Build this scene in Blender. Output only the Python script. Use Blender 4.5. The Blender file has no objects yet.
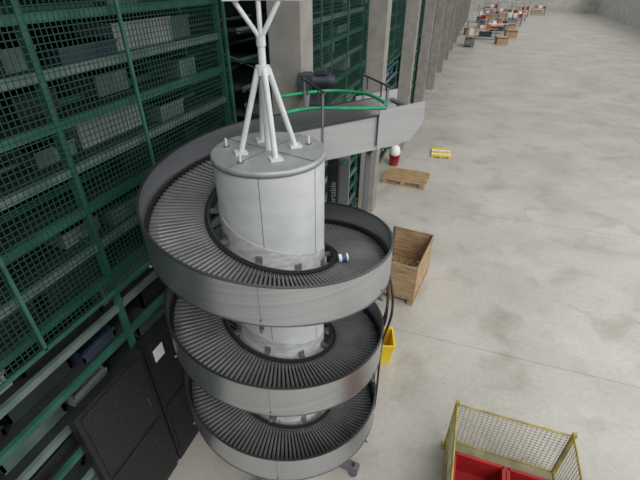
import bpy, math, random
from mathutils import Vector, Matrix
random.seed(7)
R=math.radians
sc=bpy.context.scene
try:
    sc.view_settings.view_transform='Standard'
except Exception: pass

# ---------------------------------------------------------------- materials
def mat(name,col,rough=0.6,metal=0.0,col2=None,scale=5.0,detail=6,stretch=(1,1,1),bump=0.0,lo=0.35,hi=0.65,spec=0.5):
    m=bpy.data.materials.new(name); m.use_nodes=True
    nt=m.node_tree; b=nt.nodes['Principled BSDF']
    b.inputs['Roughness'].default_value=rough; b.inputs['Metallic'].default_value=metal
    b.inputs['Specular IOR Level'].default_value=spec
    b.inputs['Base Color'].default_value=(*col,1)
    if col2 is not None:
        tc=nt.nodes.new('ShaderNodeTexCoord'); mp=nt.nodes.new('ShaderNodeMapping')
        mp.inputs['Scale'].default_value=stretch
        n=nt.nodes.new('ShaderNodeTexNoise'); n.inputs['Scale'].default_value=scale; n.inputs['Detail'].default_value=detail
        r=nt.nodes.new('ShaderNodeValToRGB')
        r.color_ramp.elements[0].position=lo; r.color_ramp.elements[1].position=hi
        r.color_ramp.elements[0].color=(*col,1); r.color_ramp.elements[1].color=(*col2,1)
        nt.links.new(tc.outputs['Object'],mp.inputs['Vector']); nt.links.new(mp.outputs['Vector'],n.inputs['Vector'])
        nt.links.new(n.outputs['Fac'],r.inputs['Fac']); nt.links.new(r.outputs['Color'],b.inputs['Base Color'])
        if bump>0:
            bp=nt.nodes.new('ShaderNodeBump'); bp.inputs['Strength'].default_value=bump; bp.inputs['Distance'].default_value=0.01
            nt.links.new(n.outputs['Fac'],bp.inputs['Height']); nt.links.new(bp.outputs['Normal'],b.inputs['Normal'])
    return m
def c(r,g,b):
    f=lambda v:(v/255/12.92 if v/255<=0.04045 else ((v/255+0.055)/1.055)**2.4)
    return (f(r),f(g),f(b))

M_steel=mat('brushed_stainless',c(182,184,188),0.30,0.92,c(198,200,204),1.5,5,(.4,.4,30),lo=.3,hi=.7)
M_steel2=mat('stainless_light',c(196,197,198),0.38,0.8,c(206,206,206),2,5,(.4,.4,20))
M_rimsteel=mat('rim_steel',c(112,111,109),0.35,0.9)
M_galv=mat('galvanised_drum',c(198,200,199),0.45,0.2,c(210,212,211),5,8,(1,1,1.6),0.03)
M_galvtop=mat('drum_lid',c(160,163,164),0.5,0.4,c(178,180,180),7,6)
M_seam=mat('seam_grey',c(110,112,112),0.6,0.2)
M_scuff=mat('scuffed_steel',c(190,191,190),0.5,0.2,c(220,221,220),9,10,(1,1,2.5),0,0.4,0.65)
M_slat=mat('slat_grey_plastic',c(92,92,94),0.36,0.0,c(112,112,112),4,6,spec=0.6)
M_beltdark=mat('belt_black',c(18,18,20),0.7)
M_black=mat('black_metal',c(22,23,26),0.5,0.0,c(34,35,38),8)
M_white=mat('white_paint',c(200,203,203),0.45,0.0,c(214,216,215),8)
M_green=mat('green_guide_plastic',c(20,140,90),0.4,0.0,c(30,160,105),8)
M_motor=mat('motor_grey',c(52,57,64),0.5,0.3,c(66,72,78),8)
M_conc=mat('concrete_column',c(138,134,127),0.85,0,c(156,152,144),4,8,(1,1,1),0.1)
M_rackg=mat('rack_green_steel',c(38,86,70),0.55,0.1,c(58,108,90),4)
M_rackd=mat('rack_dark_beam',c(84,104,98),0.6,0.1,c(112,128,122),4)
M_wire=mat('mesh_green_wire',c(30,74,60),0.5,0.2)
M_shelf=mat('shelf_dark',c(28,37,35),0.8,0,c(42,52,49),3)
M_gsteel=mat('grey_frame',c(120,122,124),0.5,0.4)
M_blue=mat('tote_blue',c(48,78,120),0.5,0,c(62,96,140),3)
M_bluedk=mat('tote_dark',c(38,48,62),0.6,0,c(60,70,84),3)
M_toteg=mat('tote_grey',c(132,136,136),0.6,0,c(160,162,162),3)
M_wood=mat('pallet_wood',c(150,122,86),0.8,0,c(186,158,118),5,8,(1,8,1),0.1)
M_ply=mat('plywood',c(156,128,98),0.7,0,c(190,162,128),4,8,(1,1,6))
M_red=mat('red_plastic',c(150,30,30),0.45,0,c(172,42,38),4)
M_yellow=mat('yellow_plastic',c(222,186,30),0.45,0,c(236,202,50),4)
M_cage=mat('cage_wire',c(136,130,100),0.55,0.3,c(166,158,126),6)
M_cagetop=mat('cage_frame_yellow',c(136,126,62),0.55,0.1,c(180,160,78),6)
M_label=mat('label_white',c(232,232,228),0.6)
M_orange=mat('orange_paint',c(210,96,40),0.5)
M_wallw=mat('wall_plaster',c(176,176,170),0.9,0,c(196,195,188),1.2,4)
M_walld=mat('wall_dark',c(26,31,30),0.95,0,c(40,46,44),1.5,4)

def speckle():
    m=mat('perforated_black',c(30,31,34),0.6)
    nt=m.node_tree; b=nt.nodes['Principled BSDF']
    tc=nt.nodes.new('ShaderNodeTexCoord'); v=nt.nodes.new('ShaderNodeTexVoronoi'); v.inputs['Scale'].default_value=55
    r=nt.nodes.new('ShaderNodeValToRGB'); r.color_ramp.elements[0].position=0.12; r.color_ramp.elements[1].position=0.22
    r.color_ramp.elements[0].color=(*c(96,98,102),1); r.color_ramp.elements[1].color=(*c(28,29,32),1)
    nt.links.new(tc.outputs['Object'],v.inputs['Vector']); nt.links.new(v.outputs['Distance'],r.inputs['Fac']); nt.links.new(r.outputs['Color'],b.inputs['Base Color'])
    return m
M_perf=speckle()

def floor_mat():
    m=bpy.data.materials.new('concrete_floor'); m.use_nodes=True; nt=m.node_tree; b=nt.nodes['Principled BSDF']
    N=nt.nodes.new; L=nt.links.new
    tc=N('ShaderNodeTexCoord')
    n1=N('ShaderNodeTexNoise'); n1.inputs['Scale'].default_value=0.55; n1.inputs['Detail'].default_value=9; n1.inputs['Roughness'].default_value=0.6
    n2=N('ShaderNodeTexNoise'); n2.inputs['Scale'].default_value=14; n2.inputs['Detail'].default_value=10; n2.inputs['Roughness'].default_value=0.7
    n3=N('ShaderNodeTexNoise'); n3.inputs['Scale'].default_value=1.3; n3.inputs['Detail'].default_value=9; n3.inputs['Distortion'].default_value=0.8
    for n in (n1,n2,n3): L(tc.outputs['Object'],n.inputs['Vector'])
    r1=N('ShaderNodeValToRGB'); e=r1.color_ramp.elements
    e[0].position=0.3; e[0].color=(*c(170,165,155),1); e[1].position=0.7; e[1].color=(*c(196,192,183),1)
    L(n1.outputs['Fac'],r1.inputs['Fac'])
    r2=N('ShaderNodeValToRGB'); e=r2.color_ramp.elements
    e[0].position=0.3; e[0].color=(0.82,0.81,0.79,1); e[1].position=0.6; e[1].color=(1,1,1,1)
    L(n2.outputs['Fac'],r2.inputs['Fac'])
    r3=N('ShaderNodeValToRGB'); e=r3.color_ramp.elements
    e[0].position=0.28; e[0].color=(0.60,0.57,0.53,1); e[1].position=0.48; e[1].color=(1,1,1,1)
    L(n3.outputs['Fac'],r3.inputs['Fac'])
    m1=N('ShaderNodeMixRGB'); m1.blend_type='MULTIPLY'; m1.inputs[0].default_value=0.8
    L(r1.outputs['Color'],m1.inputs[1]); L(r2.outputs['Color'],m1.inputs[2])
    m2=N('ShaderNodeMixRGB'); m2.blend_type='MULTIPLY'; m2.inputs[0].default_value=0.5
    L(m1.outputs[0],m2.inputs[1]); L(r3.outputs['Color'],m2.inputs[2])
    br=N('ShaderNodeTexBrick'); br.offset=0; br.inputs['Scale'].default_value=1; br.inputs['Brick Width'].default_value=9; br.inputs['Row Height'].default_value=4.56
    br.inputs['Mortar Size'].default_value=0.009; br.inputs['Color1'].default_value=(1,1,1,1); br.inputs['Color2'].default_value=(1,1,1,1); br.inputs['Mortar'].default_value=(0.55,0.5,0.44,1)
    mp=N('ShaderNodeMapping'); mp.inputs['Location'].default_value=(3.0,-.54,0)
    L(tc.outputs['Object'],mp.inputs['Vector']); L(mp.outputs['Vector'],br.inputs['Vector'])
    m3=N('ShaderNodeMixRGB'); m3.blend_type='MULTIPLY'; m3.inputs[0].default_value=0.6
    L(m2.outputs[0],m3.inputs[1]); L(br.outputs['Color'],m3.inputs[2])
    vo=N('ShaderNodeTexVoronoi'); vo.inputs['Scale'].default_value=2.6; L(tc.outputs['Object'],vo.inputs['Vector'])
    r4=N('ShaderNodeValToRGB'); e=r4.color_ramp.elements
    e[0].position=0.02; e[0].color=(0.5,0.47,0.42,1); e[1].position=0.05; e[1].color=(1,1,1,1)
    L(vo.outputs['Distance'],r4.inputs['Fac'])
    m4=N('ShaderNodeMixRGB'); m4.blend_type='MULTIPLY'; m4.inputs[0].default_value=0.8
    L(m3.outputs[0],m4.inputs[1]); L(r4.outputs['Color'],m4.inputs[2])
    L(m4.outputs[0],b.inputs['Base Color'])
    rr=N('ShaderNodeMapRange'); rr.inputs['To Min'].default_value=0.3; rr.inputs['To Max'].default_value=0.55
    L(n3.outputs['Fac'],rr.inputs['Value']); L(rr.outputs['Result'],b.inputs['Roughness'])
    return m
M_floor=floor_mat()

# ---------------------------------------------------------------- mesh builder
class B:
    def __init__(s): s.v=[]; s.f=[]; s.m=[]; s.mats=[]; s.sm=[]
    def mi(s,m):
        if m not in s.mats: s.mats.append(m)
        return s.mats.index(m)
    def add(s,vs,fs,m,smooth=False):
        o=len(s.v); s.v+= [tuple(v) for v in vs]; k=s.mi(m)
        for f in fs: s.f.append([i+o for i in f]); s.m.append(k); s.sm.append(smooth)
    def box(s,ctr,size,m,rot=None):
        x,y,z=[d/2 for d in size]
        vs=[Vector(p) for p in [(-x,-y,-z),(x,-y,-z),(x,y,-z),(-x,y,-z),(-x,-y,z),(x,-y,z),(x,y,z),(-x,y,z)]]
        if rot is not None: vs=[rot@v for v in vs]
        vs=[v+Vector(ctr) for v in vs]
        s.add(vs,[(0,3,2,1),(4,5,6,7),(0,1,5,4),(1,2,6,5),(2,3,7,6),(3,0,4,7)],m)
    def bx(s,a,b,m):
        s.box([(a[i]+b[i])/2 for i in range(3)],[abs(b[i]-a[i]) for i in range(3)],m)
    def tube(s,pts,r,m,n=10,r2=None,cap=True):
        pts=[Vector(p) for p in pts]; k=len(pts); vs=[]; fs=[]
        up=None
        for i,p in enumerate(pts):
            d=(pts[min(i+1,k-1)]-pts[max(i-1,0)]).normalized()
            if up is None:
                up=d.orthogonal().normalized()
            else:
                up=(up-d*up.dot(d)).normalized()
            w=d.cross(up)
            rr=r if r2 is None else r+(r2-r)*i/(k-1)
            for j in range(n):
                a=2*math.pi*j/n; vs.append(p+up*math.cos(a)*rr+w*math.sin(a)*rr)
        for i in range(k-1):
            for j in range(n):
                fs.append((i*n+j,i*n+(j+1)%n,(i+1)*n+(j+1)%n,(i+1)*n+j))
        s.add(vs,fs,m,True)
        if cap: s.add(vs[:n],[tuple(range(n))[::-1]],m); s.add(vs[-n:],[tuple(range(n))],m)
    def lathe(s,prof,m,n=64,ctr=(0,0,0),capb=False,capt=False):
        vs=[];fs=[]
        for (r,z) in prof:
            for j in range(n):
                a=2*math.pi*j/n; vs.append((ctr[0]+r*math.cos(a),ctr[1]+r*math.sin(a),ctr[2]+z))
        for i in range(len(prof)-1):
            for j in range(n):
                fs.append((i*n+j,i*n+(j+1)%n,(i+1)*n+(j+1)%n,(i+1)*n+j))
        s.add(vs,fs,m,True)
        if capb: s.add(vs[:n],[tuple(range(n))[::-1]],m)
        if capt: s.add(vs[-n:],[tuple(range(n))],m)
    def sweep(s,st,prof,m,smooth=True):
        k=len(st); q=len(prof)
        P=[[(x+nx*dn,y+ny*dn,z+dz) for (dn,dz) in prof] for (x,y,z,nx,ny) in st]
        for j in range(q):
            j2=(j+1)%q; vs=[]
            for i in range(k): vs+=[P[i][j],P[i][j2]]
            s.add(vs,[(2*i,2*i+1,2*i+3,2*i+2) for i in range(k-1)],m,smooth)
        s.add(P[0],[tuple(range(q))],m); s.add(P[-1],[tuple(range(q))[::-1]],m)
    def obj(s,name,parent=None,loc=(0,0,0),rotz=0,bevel=0):
        me=bpy.data.meshes.new(name); me.from_pydata(s.v,[],s.f)
        for m in s.mats: me.materials.append(m)
        me.polygons.foreach_set('material_index',s.m); me.polygons.foreach_set('use_smooth',s.sm)
        me.update()
        o=bpy.data.objects.new(name,me); sc.collection.objects.link(o)
        o.location=loc; o.rotation_euler=(0,0,rotz)
        if parent: o.parent=parent
        if bevel:
            md=o.modifiers.new('bev','BEVEL'); md.width=bevel; md.segments=2; md.limit_method='ANGLE'
        return o
def empty(name,loc=(0,0,0),rotz=0):
    e=bpy.data.objects.new(name,None); sc.collection.objects.link(e); e.location=loc; e.rotation_euler=(0,0,rotz); e.empty_display_size=.2
    return e

# ---------------------------------------------------------------- room shell
b=B(); b.bx((-4.2,-4,-.1),(16,80,0),M_floor); b.obj('floor')
b=B(); b.bx((-4.4,-4,0),(-4.2,80,8),M_walld); b.obj('wall_left')
b=B(); b.bx((-4.4,80,0),(16.2,80.2,8),M_wallw); b.obj('wall_back')
b=B(); b.bx((16,-4,0),(16.2,80,5),M_wallw); b.obj('wall_right')

# ---------------------------------------------------------------- columns
S=4.56
for k in range(14):
    yb=4.71+k*S
    b=B(); b.bx((-2.10,yb-.36,0),(-1.72,yb,8),M_conc)
    o=b.obj('concrete_column',bevel=.015)

# ---------------------------------------------------------------- racks per bay (with their contents)
def rack(y0,y1,xf,sp=.33,goods=True,pal=None):
    b=B(); w=.05
    L=y1-y0; xb=xf-1.3
    ups=[y0+.03,y0+L/2,y1-.03]
    for y in ups:
        for x in (xf-.03,xb):
            b.bx((x-w/2,y-w/2,0),(x+w/2,y+w/2,7.4),M_rackg)
    z=.15; lev=0
    while z<7.3:
        for x in (xf-.03,xf-.5,xb):
            b.bx((x-.02,y0,z-.03),(x+.02,y1,z+.03),M_rackd if lev%2 else M_rackg)
        b.bx((xb,y0,z-.012),(xf-.05,y1,z),M_shelf)
        y=y0+.1
        while goods and y<y1-.4:
            wd=random.choice([.3,.4,.4,.6,.8])
            if y+wd>y1-.08: break
            h=random.uniform(.12,.24)
            if z<2.9:
                if random.random()<.9:
                    m=random.choice(pal or [M_blue,M_blue,M_bluedk,M_toteg,M_toteg,M_black])
                    xa=xf-.09-random.uniform(0,.08); d=.5
                    b.bx((xa-d,y,z+.01),(xa,y+wd-.03,z+.03),m)
                    for (p,q) in (((xa-.02,y),(xa,y+wd-.03)),((xa-d,y),(xa-d+.02,y+wd-.03)),((xa-d,y),(xa,y+.02)),((xa-d,y+wd-.05),(xa,y+wd-.03))):
                        b.bx((p[0],p[1],z+.03),(q[0],q[1],z+h),m)
                    b.bx((xa,y,z+h-.03),(xa+.015,y+wd-.03,z+h),m)
            elif random.random()<.5:
                m=random.choice([M_shelf,M_bluedk,M_rackd,M_rackd,M_toteg])
                xa=xf-.12-random.uniform(0,.25)
                b.bx((xa-.4,y,z+.005),(xa,y+wd-.04,z+h),m)
                b.bx((xa-.41,y-.005,z+h-.03),(xa+.01,y+wd-.035,z+h),m)
            y+=wd+.03
        z+=sp; lev+=1
    for y in ups:
        z=3.1
        while z<7:
            b.tube([(xf-.03,y,z),(xb,y,z+.42)],.012,M_rackg,5); z+=.84
    b.obj('shelving_rack')
def fence(y0,y1,xp,z0,z1,sp=.05):
    b=B(); r=.0024
    y=y0
    while y<=y1:
        b.bx((xp-r,y-r,z0),(xp+r,y+r,z1),M_wire); y+=sp
    z=z0
    while z<=z1:
        b.bx((xp-r,y0,z-r),(xp+r,y1,z+r),M_wire); z+=sp
    for z in (z0,(z0+z1)/2,z1): b.bx((xp-.012,y0,z-.015),(xp+.012,y1,z+.015),M_rackg)
    n=max(1,round((y1-y0)/1.5))
    for i in range(n+1):
        yy=y0+(y1-y0)*i/n
        b.bx((xp-.012,yy-.012,z0),(xp+.012,yy+.012,z1),M_rackg)
    b.obj('green_mesh_fence')

rack(-.2,4.3,-2.62,pal=[M_bluedk,M_black,M_rackd,M_toteg,M_shelf]); fence(-.2,4.3,-2.57,2.7,7.2,.042)
for k in range(13):
    y0=4.71+k*S+.02; y1=y0+S-.4
    rack(y0,y1,-2.16,.33 if k<6 else .5,k<8)
    if k<8: fence(y0,y1,-2.11,3.0,7.2,.05 if k<3 else .1)

# ---------------------------------------------------------------- spiral conveyor
AX=(-1.345,2.68); PH=R(19.2)
sp=empty('spiral_conveyor',(AX[0],AX[1],0),PH)
PITCH=.985; A0=110.; A1=1172.; RO=1.005
def zr(a): return 3.38+(270-a)/360*PITCH
D=(math.sin(R(A0)),-math.cos(R(A0)))
ZIN=zr(A0); SL=.075
def stH(a):
    return (0,0,zr(a),math.cos(R(a)),math.sin(R(a)))
def stS(t):
    return (D[0]*t,D[1]*t,ZIN+SL*t,math.cos(R(A0)),math.sin(R(A0)))
TIN=1.45; ZE=ZIN+SL*TIN
def path(t0,t1,a0,a1,da=3):
    st=[]
    if t1 is not None:
        n=8
        for i in range(n): st.append(stS(t0+(t1-t0)*i/n))
    a=a0
    while a<a1: st.append(stH(a)); a+=da
    st.append(stH(a1)); return st
full=path(TIN,0,A0,A1)
b=B()
b.sweep(full,[(RO-.008,-.33),(RO,-.33),(RO,0),(RO-.008,0)],M_steel)
b.sweep(full,[(RO-.014,-.005),(RO+.004,-.005),(RO+.004,.005),(RO-.014,.005)],M_rimsteel)
b.sweep(full,[(RO-.05,-.335),(RO+.004,-.335),(RO+.004,-.325),(RO-.05,-.325)],M_rimsteel)
b.obj('outer_guard',sp)
b=B(); a=150
while a<A1:
    x,y,z,nx,ny=stH(a); rot=Matrix.Rotation(R(a),3,'Z')
    if a%120==30:
        b.box((nx*(RO+.0005),ny*(RO+.0005),z-.165),(.003,.003,.32),M_gsteel,rot)
    for dz in (-.29,):
        b.box((nx*(RO+.003),ny*(RO+.003),z+dz),(.006,.012,.012),M_rimsteel,rot)
    b.box((nx*(RO-.02),ny*(RO-.02),z-.355),(.04,.03,.045),M_rimsteel,rot)
    b.tube([(nx*(RO-.015),ny*(RO-.015),z-.38),(nx*(RO+.02),ny*(RO+.02),z-.38)],.012,M_gsteel,8)
    a+=60
b.obj('guard_seams',sp)
b=B()
b.sweep(full,[(.545,-.30),(RO-.01,-.30),(RO-.01,-.265),(.545,-.265)],M_beltdark)
b.sweep(full,[(.515,-.31),(.525,-.31),(.525,-.215),(.515,-.215)],M_rimsteel)
b.sweep(full,[(.525,-.24),(.55,-.24),(.55,-.222),(.525,-.222)],M_beltdark)
b.sweep(full,[(.975,-.262),(RO-.009,-.262),(RO-.009,-.2),(.975,-.2)],M_beltdark)
b.obj('belt_tray',sp)
# slats
b=B()
def slat(st,tan,wi,wo):
    x,y,z,nx,ny=st; tx,ty=tan
    zb=z-.262; zt=z-.238; zm=z-.230
    ri,ro=.552,.972; vs=[]
    def P(r,s,zz): return (x+nx*r+tx*s,y+ny*r+ty*s,zz)
    secs=[(ri,wi*.3),(ri+.05,wi),((ri+ro)/2,(wi+wo)/2),(ro-.07,wo),(ro,wo*.35)]
    for (r,w) in secs:
        vs+=[P(r,-w/2,zb),P(r,-w/2,zt),P(r,-w*.3,zm),P(r,w*.3,zm),P(r,w/2,zt),P(r,w/2,zb)]
    fs=[]
    for i in range(len(secs)-1):
        for j in range(5):
            fs.append((i*6+j,i*6+j+1,(i+1)*6+j+1,(i+1)*6+j))
    fs.append((0,5,4,3,2,1)); e=(len(secs)-1)*6; fs.append((e,e+1,e+2,e+3,e+4,e+5))
    b.add(vs,fs,M_slat)
    for (r,l) in ((ri+.02,.05),(ro-.03,.06)):
        w=wi*.4 if r<.7 else wo*.4
        off=(wi if r<.7 else wo)*.75
        q=[P(r-l/2,off-w/2,zt-.008),P(r+l/2,off-w/2,zt-.008),P(r+l/2,off+w/2,zt-.008),P(r-l/2,off+w/2,zt-.008)]
        b.add(q,[(0,1,2,3)],M_slat)
da=2.8; a=A0
while a<A1:
    slat(stH(a),(-math.sin(R(a)),math.cos(R(a))),.018,.030); a+=da
t=.04
while t<TIN: slat(stS(t),(-D[0],-D[1]),.026,.026); t+=.04
b.obj('belt_slats',sp)
# inner guard on infeed
b=B()
ins=[stS(TIN-(TIN-.15)*i/8) for i in range(9)]
b.sweep(ins,[(.50,-.35),(.508,-.35),(.508,-.02),(.50,-.02)],M_steel2)
b.sweep(ins,[(.49,-.026),(.518,-.026),(.518,-.012),(.49,-.012)],M_rimsteel)
def LP(t,r,z): return (D[0]*t+math.cos(R(A0))*r, D[1]*t+math.sin(R(A0))*r, z)
for r in (.48,RO+.01):
    vs=[LP(TIN-.28,r,ZE-.35),LP(TIN-.28,r,ZE+.02),LP(TIN+.20,r,ZE+.06),LP(TIN+.20,r,ZE-.14),LP(TIN+.08,r,ZE-.31)]
    vs2=[(v[0]-math.cos(R(A0))*.012,v[1]-math.sin(R(A0))*.012,v[2]) for v in vs]
    b.add(vs+vs2,[(0,1,2,3,4),(9,8,7,6,5)]+[(i,(i+1)%5,(i+1)%5+5,i+5) for i in range(5)],M_steel2)
b.tube([LP(TIN+.15,.49,ZE-.05),LP(TIN+.15,RO,ZE-.05)],.03,M_gsteel)
b.obj('infeed_side_panels',sp)
# drum
b=B(); RD=.425
b.lathe([(RD+.02,.02),(RD+.02,.06),(RD,.061),(RD,3.86)],M_galv,96)
b.lathe([(RD,3.84),(RD+.008,3.84),(RD+.008,3.88),(RD-.004,3.884)],M_galvtop,96)
b.lathe([(RD-.004,3.884),(.03,3.886)],M_galvtop,96,capt=True)
for a in range(0,360,60):
    aa=R(a-34); rot=Matrix.Rotation(aa,3,'Z')
    b.box((math.cos(aa)*(RD+.0005),math.sin(aa)*(RD+.0005),1.95),(.003,.004,3.78),M_seam,rot)
for a in range(0,360,90):
    aa=R(a-34); rot=Matrix.Rotation(aa,3,'Z')
    b.box((math.cos(aa)*.23,math.sin(aa)*.23,3.887),(.38,.004,.004),M_seam,rot)
for (u,v) in ((-.17,-.26),(-.33,.06),(.3,.12),(-.05,.34)):
    b.tube([(u,v,3.88),(u,v,3.95)],.010,M_white,8)
    b.tube([(u,v,3.885),(u,v,3.893)],.024,M_seam,10)
b.obj('central_drum',sp)
b=B()
b.sweep(path(0,None,A0+40,A1),[(RD+.0015,-.28),(RD+.004,-.28),(RD+.004,-.12),(RD+.0015,-.12)],M_scuff)
a=A0+30
while a<A1:
    x,y,z,nx,ny=stH(a); rot=Matrix.Rotation(R(a),3,'Z')
    b.box((nx*.48,ny*.48,z-.27),(.10,.04,.025),M_seam,rot)
    b.box((nx*(RD+.012),ny*(RD+.012),z-.24),(.018,.05,.06),M_gsteel,rot)
    b.box((nx*.76,ny*.76,z-.325),(.48,.04,.04),M_rimsteel,rot)
    a+=40
b.obj('belt_support_brackets',sp)
b=B()
for a in (-26,64,154,244):
    aa=R(a); rot=Matrix.Rotation(aa,3,'Z')
    b.box((math.cos(aa)*.62,math.sin(aa)*.62,.12),(.62,.09,.09),M_gsteel,rot)
    px,py=math.cos(aa)*.87,math.sin(aa)*.87
    b.tube([(px,py,.02),(px,py,.2)],.018,M_rimsteel,8)
    b.tube([(px,py,0),(px,py,.025)],.055,M_gsteel,14)
    b.box((px,py,.14),(.12,.12,.012),M_gsteel,rot)
for a in (40,100):
    aa=R(a); px,py=math.cos(aa)*(RO+.05),math.sin(aa)*(RO+.05)
    b.tube([(px,py,0),(px,py,3.0)],.025,M_gsteel,10)
b.obj('base_frame',sp)
# lifting frame on the drum
b=B()
for a in (20,110,200,290):
    aa=R(a); p0=Vector((math.cos(aa)*.21,math.sin(aa)*.21,3.885)); p1=Vector((math.cos(aa)*.035,math.sin(aa)*.035,4.46))
    b.tube([p0,p1],.021,M_white,12)
    b.box((p0.x,p0.y,3.892),(.09,.09,.014),M_white,Matrix.Rotation(aa,3,'Z'))
b.tube([(0,0,3.885),(0,0,4.66)],.026,M_white,14)
b.tube([(0,0,4.42),(0,0,4.48)],.05,M_white,16)
b.tube([(0,0,4.6),(0,0,4.66)],.032,M_white,16)
b.tube([(0,0,4.64),(-.155,0,4.86)],.016,M_white,10)
b.tube([(0,0,4.64),(.13,0,4.86)],.016,M_white,10)
b.tube([(0,0,4.64),(0,0,5.6)],.016,M_white,10)
b.box((.04,0,4.87),(.5,.04,.016),M_white)
b.box((-.17,0,4.87),(.1,.08,.025),M_white); b.box((.22,.02,4.89),(.1,.08,.06),M_white)
b.obj('lifting_frame',sp)
def smooth(pts,n=8):
    pts=[Vector(p) for p in pts]; out=[]
    for i in range(len(pts)-1):
        p0=pts[max(i-1,0)];p1=pts[i];p2=pts[i+1];p3=pts[min(i+2,len(pts)-1)]
        for j in range(n):
            t=j/n; out.append(.5*((2*p1)+(p2-p0)*t+(2*p0-5*p1+4*p2-p3)*t*t+(3*p1-p0-3*p2+p3)*t**3))
    out.append(pts[-1]); return out
b=B()
zg=4.02
far=smooth([(-.02,1.02,zg),(.28,1.2,zg),(.55,1.27,zg),(.85,1.13,zg),(.98,.80,zg)])
near=smooth([(.08,.60,zg-.03),(.3,.74,zg-.03),(.63,.74,zg-.03),(.98,.75,zg-.03)])
for pl in (far,near): b.tube(pl,.016,M_green,8); 
b.obj('green_guide_rails',sp)
b=B()
for (t,rr) in ((.62,(.50,1.01)),(1.25,(.50,1.01))):
    for r in rr:
        p=LP(t,r,0); b.box((p[0],p[1],ZIN+.03),(.02,.02,.62),M_gsteel,Matrix.Rotation(R(20),3,'Z'))
    p0=LP(t,.45,ZIN+.33); p1=LP(t,1.08,ZIN+.33)
    b.tube([p0,p1],.01,M_rimsteel,8)
    for r in (.62,.92):
        p0=LP(t,r,ZIN+.34); p1=LP(t,r,ZIN+.21); b.tube([p0,p1],.008,M_rimsteel,6)
b.obj('guide_brackets',sp)
b=B()
mx,my,mz=.40,1.68,4.02
b.tube([(mx-.10,my,mz),(mx+.12,my,mz)],.085,M_motor,18)
for i in range(9): b.tube([(mx-.09+i*.022,my,mz),(mx-.082+i*.022,my,mz)],.098,M_motor,18)
b.tube([(mx+.12,my,mz),(mx+.15,my,mz)],.07,M_motor,16)
b.box((mx-.17,my,mz-.01),(.15,.17,.2),M_motor); b.box((mx,my-.02,mz+.11),(.12,.1,.06),M_motor)
b.box((mx-.05,my-.22,mz-.18),(.14,.44,.14),M_motor)
b.box((mx-.05,my-.22,mz-.28),(.3,.3,.06),M_gsteel)
b.obj('gear_motor',sp,bevel=.006)
b=B()
for t,rs in ((.5,(.56,.98)),(1.15,(.6,))):
    for r in rs:
        p=LP(t,r,0); b.bx((p[0]-.025,p[1]-.025,0),(p[0]+.025,p[1]+.025,ZIN-.28),M_gsteel)
    p0=LP(t,.5,ZIN-.31); p1=LP(t,1.02,ZIN-.31); b.tube([p0,p1],.025,M_gsteel,8)
b.obj('infeed_legs',sp)
b=B()
for i,(u0,v0) in enumerate(((1.05,.15),(1.07,.25),(1.09,.1))):
    b.tube(smooth([(u0-.05,v0+.3,2.6),(u0+.02,v0+.1,2.35),(u0+.0,v0-.1,2.1+.05*i),(u0-.02,v0+.05,1.7),(u0,v0+.2,1.3),(u0,v0+.2,.3),(u0-.1,v0+.1,0.03)]),.013,M_black,8)
b.obj('pneumatic_hoses',sp)
b=B()
b.tube([(-.04,0,0),(.04,0,0)],.036,M_label,18)
b.tube([(-.015,0,0),(.025,0,0)],.0367,M_blue,18)
b.tube([(-.043,0,0),(-.04,0,0)],.03,M_gsteel,18); b.tube([(.04,0,0),(.043,0,0)],.03,M_gsteel,18)
o=b.obj('drink_can',sp); a=347; r=.60
o.location=(math.cos(R(a))*r,math.sin(R(a))*r,zr(a)-.229+.037); o.rotation_euler=(0,0,R(a+25))

# ---------------------------------------------------------------- control cabinet with lettering
b=B()
b.bx((-.14,-.16,.08),(.14,.16,3.2),M_toteg)
b.bx((-.13,-.15,0),(.13,.15,.08),M_black)
b.bx((-.135,-.172,.15),(.0,-.16,3.1),M_black)
b.bx((.01,-.172,.15),(.135,-.16,3.1),M_gsteel)
b.tube([(.07,-.16,3.05),(.07,-.2,3.05)],.025,M_green,12)
cab=b.obj('control_cabinet',loc=(-1.39,4.72,0),rotz=R(16),bevel=.006)
tx=bpy.data.curves.new('lettering','FONT'); tx.body='portable'; tx.size=.11; tx.extrude=.002
to=bpy.data.objects.new('lettering',tx); sc.collection.objects.link(to); to.parent=cab
to.location=(-.03,-.175,2.42); to.rotation_euler=(R(90),R(-90),0); tx.materials.append(M_toteg)

# ---------------------------------------------------------------- black cabinets at lower left
b=B()
x=-2.5
for i in range(3):
    y=1.2+i*.82
    b.bx((x-.1,y,.08),(x,y+.8,2.0),M_black)
    b.bx((x,y+.05,.15),(x+.012,y+.75,1.02),M_perf)
    b.bx((x,y+.05,1.08),(x+.012,y+.75,1.95),M_perf)
    b.bx((x-.1,y+.02,0),(x-.02,y+.78,.08),M_black)
    b.bx((x+.012,y+.66,1.3),(x+.03,y+.68,1.45),M_rimsteel)
b.bx((x+.012,2.10,1.70),(x+.016,2.24,1.86),M_label)
b.obj('perforated_black_cabinet',bevel=.004)

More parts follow.
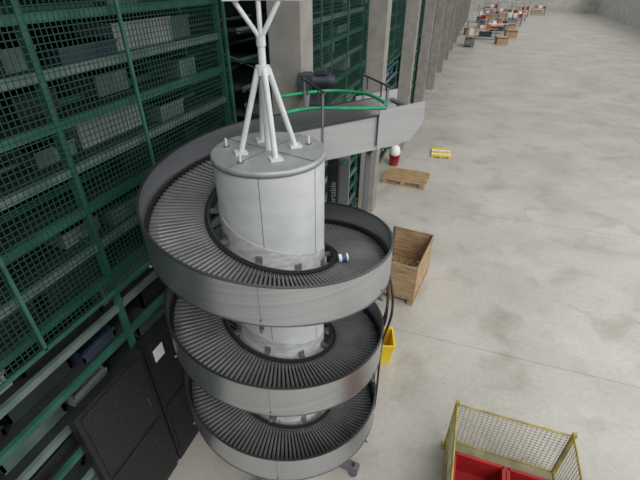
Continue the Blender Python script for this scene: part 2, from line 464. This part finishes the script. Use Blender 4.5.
# ---------------------------------------------------------------- wooden pallet
def pallet(b,w,d,z0=0,m=M_wood):
    for yy in (-d/2+.05,0,d/2-.05):
        b.box((0,yy,z0+.011),(w,.1,.022),m)
        for xx in (-w/2+.07,0,w/2-.07): b.box((xx,yy,z0+.061),(.14,.1,.078),m)
    for xx in (-w/2+.07,0,w/2-.07): b.box((xx,0,z0+.111),(.12,d,.022),m)
    n=7
    for i in range(n):
        yy=-d/2+.05+(d-.1)*i/(n-1); b.box((0,yy,z0+.133),(w,.085,.022),m)
b=B(); pallet(b,1.2,.9); b.obj('wooden_pallet',loc=(-1.24,11.1,0),rotz=R(-4))
b=B(); pallet(b,1.2,.8)
z=.145; W,DD=1.2,.8
for lev in range(4):
    for (cx,cy,sx,sy) in ((0,-DD/2+.01,W,.02),(0,DD/2-.01,W,.02),(-W/2+.01,0,.02,DD-.04),(W/2-.01,0,.02,DD-.04)):
        if lev==3 and cy>0.1: continue
        b.box((cx,cy,z+.085),(sx,sy,.166),M_ply)
    for cx in (-W/2+.03,W/2-.03):
        for cy in (-DD/2+.03,DD/2-.03): b.box((cx,cy,z+.085),(.05,.05,.17),M_gsteel)
    z+=.172
b.obj('wooden_pallet_crate',loc=(-.58,6.40,0),rotz=R(83))

b=B()
b.lathe([(.13,0),(.16,.32),(.17,.32),(.17,.35),(.155,.35),(.125,.02)],M_red,24,capb=True)
b.tube([(-.16,0,.33),(-.12,0,.45),(0,0,.5),(.12,0,.45),(.16,0,.33)],.006,M_gsteel,6)
b.lathe([(.15,.34),(.17,.42),(.14,.56),(.09,.62),(.02,.63)],M_label,20,capt=True)
b.obj('red_bucket',loc=(-1.78,12.1,0))
b=B()
for i in range(5): b.box((0,-.32+i*.16,.06),(.6,.09,.03),M_yellow if i%2==0 else M_label)
for xx in (-.27,0,.27): b.box((xx,0,.0225),(.06,.73,.045),M_yellow)
b.obj('yellow_plastic_pallet',loc=(-.48,13.5,0),rotz=R(5))
b=B()
b.add([(-.17,-.14,0),(.17,-.14,0),(.17,.14,0),(-.17,.14,0),(-.21,-.18,.42),(.21,-.18,.42),(.21,.18,.42),(-.21,.18,.42)],
      [(0,3,2,1),(0,1,5,4),(1,2,6,5),(2,3,7,6),(3,0,4,7)],M_yellow)
for (p,q) in (((-.23,-.2),(.23,-.17)),((-.23,.17),(.23,.2)),((-.23,-.17),(-.2,.17)),((.2,-.17),(.23,.17))):
    b.bx((p[0],p[1],.40),(q[0],q[1],.44),M_yellow)
b.obj('yellow_bin',loc=(-.60,4.42,0),rotz=R(15))

# ---------------------------------------------------------------- wire cage with red bins
cg=empty('wire_mesh_stillage',(.53,2.2,0))
b=B(); CW,CD,CH=1.2,1.08,.85
for x in (0,CW):
    for y in (0,CD):
        b.bx((x-.02,y-.02,.0),(x+.02,y+.02,CH+.05),M_cagetop)
        b.bx((x-.05,y-.05,0),(x+.05,y+.05,.02),M_cagetop)
for z in (.14,CH):
    for y in (0,CD): b.tube([(0,y,z),(CW,y,z)],.012,M_cagetop,8)
    for x in (0,CW): b.tube([(x,0,z),(x,CD,z)],.012,M_cagetop,8)
n=24
for i in range(1,n):
    x=CW*i/n
    for y in (0,CD): b.tube([(x,y,.14),(x,y,CH)],.0028,M_cage,4,cap=False)
for i in range(1,22):
    y=CD*i/22
    for x in (0,CW): b.tube([(x,y,.14),(x,y,CH)],.0028,M_cage,4,cap=False)
for i in range(1,15):
    z=.14+(CH-.14)*i/15
    for y in (0,CD): b.tube([(0,y,z),(CW,y,z)],.0028,M_cage,4,cap=False)
    for x in (0,CW): b.tube([(x,0,z),(x,CD,z)],.0028,M_cage,4,cap=False)
b.bx((0,0,.12),(CW,CD,.14),M_cage)
b.obj('cage_frame',cg)
b=B()
def rbin(b,x0,y0,x1,y1,z0,z1,m,t=.02):
    b.bx((x0,y0,z0),(x1,y1,z0+t),m)
    b.bx((x0,y0,z0),(x0+t,y1,z1),m); b.bx((x1-t,y0,z0),(x1,y1,z1),m)
    b.bx((x0,y0,z0),(x1,y0+t,z1),m); b.bx((x0,y1-t,z0),(x1,y1,z1),m)
    b.bx((x0-.015,y0-.015,z1-.03),(x0,y1+.015,z1),m); b.bx((x1,y0-.015,z1-.03),(x1+.015,y1+.015,z1),m)
    b.bx((x0,y0-.015,z1-.03),(x1,y0,z1),m); b.bx((x0,y1,z1-.03),(x1,y1+.015,z1),m)
rbin(b,.06,.40,.58,.74,.15,.47,M_red); rbin(b,.62,.40,1.14,.74,.15,.47,M_red)
rbin(b,.06,.04,.58,.37,.15,.47,M_red); rbin(b,.62,.04,1.14,.37,.15,.47,M_red)
b.obj('red_bins',cg)

# ---------------------------------------------------------------- far clutter
def bench(x,y,m,rz=0):
    b=B()
    b.bx((-.9,-.4,.82),(.9,.4,.87),m)
    for xx in (-.85,.85):
        for yy in (-.35,.35): b.bx((xx-.03,yy-.03,0),(xx+.03,yy+.03,.82),M_gsteel)
    b.bx((-.85,-.35,.2),(.85,.35,.23),M_gsteel)
    for i in range(3):
        xx=-.6+i*.55; b.bx((xx,-.2,.87),(xx+.35,.15,.87+random.uniform(.15,.45)),random.choice([M_ply,M_orange,M_label,M_bluedk,M_red]))
    b.bx((-.6,-.3,.23),(.5,.3,.6),random.choice([M_ply,M_bluedk,M_toteg]))
    for xx in (-.85,.85): b.bx((xx-.02,.33,.87),(xx+.02,.37,1.9),M_gsteel)
    b.bx((-.87,.33,1.86),(.87,.37,1.9),M_gsteel)
    b.obj('workbench',loc=(x,y,0),rotz=rz)
for (x,y,m,rz) in ((.6,44,M_wood,0),(1.6,49,M_label,20),(.2,54,M_wood,80),(3.4,57,M_toteg,0),(1.0,62,M_orange,0),(-.6,39,M_wood,90),(2.6,66,M_wood,10),(-.2,60,M_label,90),(5,70,M_wood,0),(1,73,M_bluedk,5),(7.5,74,M_toteg,0),(4.2,63,M_label,30)):
    bench(x,y,m,R(rz))
def cardbox(x,y,s):
    b=B()
    b.bx((-s,-s*.8,.0),(s,s*.8,s*1.3),M_ply); b.bx((-s,-.04,s*1.3),(s,.04,s*1.3+.003),M_label)
    b.box((0,-s*.9,s*1.32),(2*s,.3*s,.01),M_ply,Matrix.Rotation(R(25),3,'X'))
    b.obj('cardboard_box',loc=(x,y,0),rotz=random.uniform(-.3,.3))
cardbox(1.9,41,.45); cardbox(2.8,46,.5); cardbox(-.9,47,.45); cardbox(2.9,52,.5)

# ---------------------------------------------------------------- camera
cam=bpy.data.cameras.new('camera'); co=bpy.data.objects.new('camera',cam); sc.collection.objects.link(co)
co.location=(0,0,5); co.rotation_euler=(R(57),0,PH); cam.sensor_width=36; cam.lens=410/640*36; cam.clip_end=300
sc.camera=co
# ---------------------------------------------------------------- light
w=bpy.data.worlds.new('daylight'); sc.world=w; w.use_nodes=True; nt=w.node_tree
bg=nt.nodes['Background']; tc=nt.nodes.new('ShaderNodeTexCoord'); sx=nt.nodes.new('ShaderNodeSeparateXYZ'); rp=nt.nodes.new('ShaderNodeValToRGB')
e=rp.color_ramp.elements; e[0].position=0.0; e[0].color=(.34,.35,.37,1); e[1].position=.8; e[1].color=(.95,.98,1.0,1)
nt.links.new(tc.outputs['Generated'],sx.inputs[0]); nt.links.new(sx.outputs['Z'],rp.inputs[0]); nt.links.new(rp.outputs[0],bg.inputs[0]); bg.inputs[1].default_value=.8
sl=bpy.data.lights.new('daylight_sun','SUN'); sl.energy=1.25; sl.angle=R(30); sl.color=(1,.985,.965)
so=bpy.data.objects.new('daylight_sun',sl); sc.collection.objects.link(so); so.rotation_euler=(R(38),R(28),R(10))
al=bpy.data.lights.new('right_fill','AREA'); al.shape='RECTANGLE'; al.size=14; al.size_y=4; al.energy=600; al.color=(.96,.98,1)  # unseen fill lamp added on the right for highlights on the steel
ao=bpy.data.objects.new('right_fill',al); sc.collection.objects.link(ao); ao.location=(9,4,6.5); ao.rotation_euler=(R(65),0,R(90))
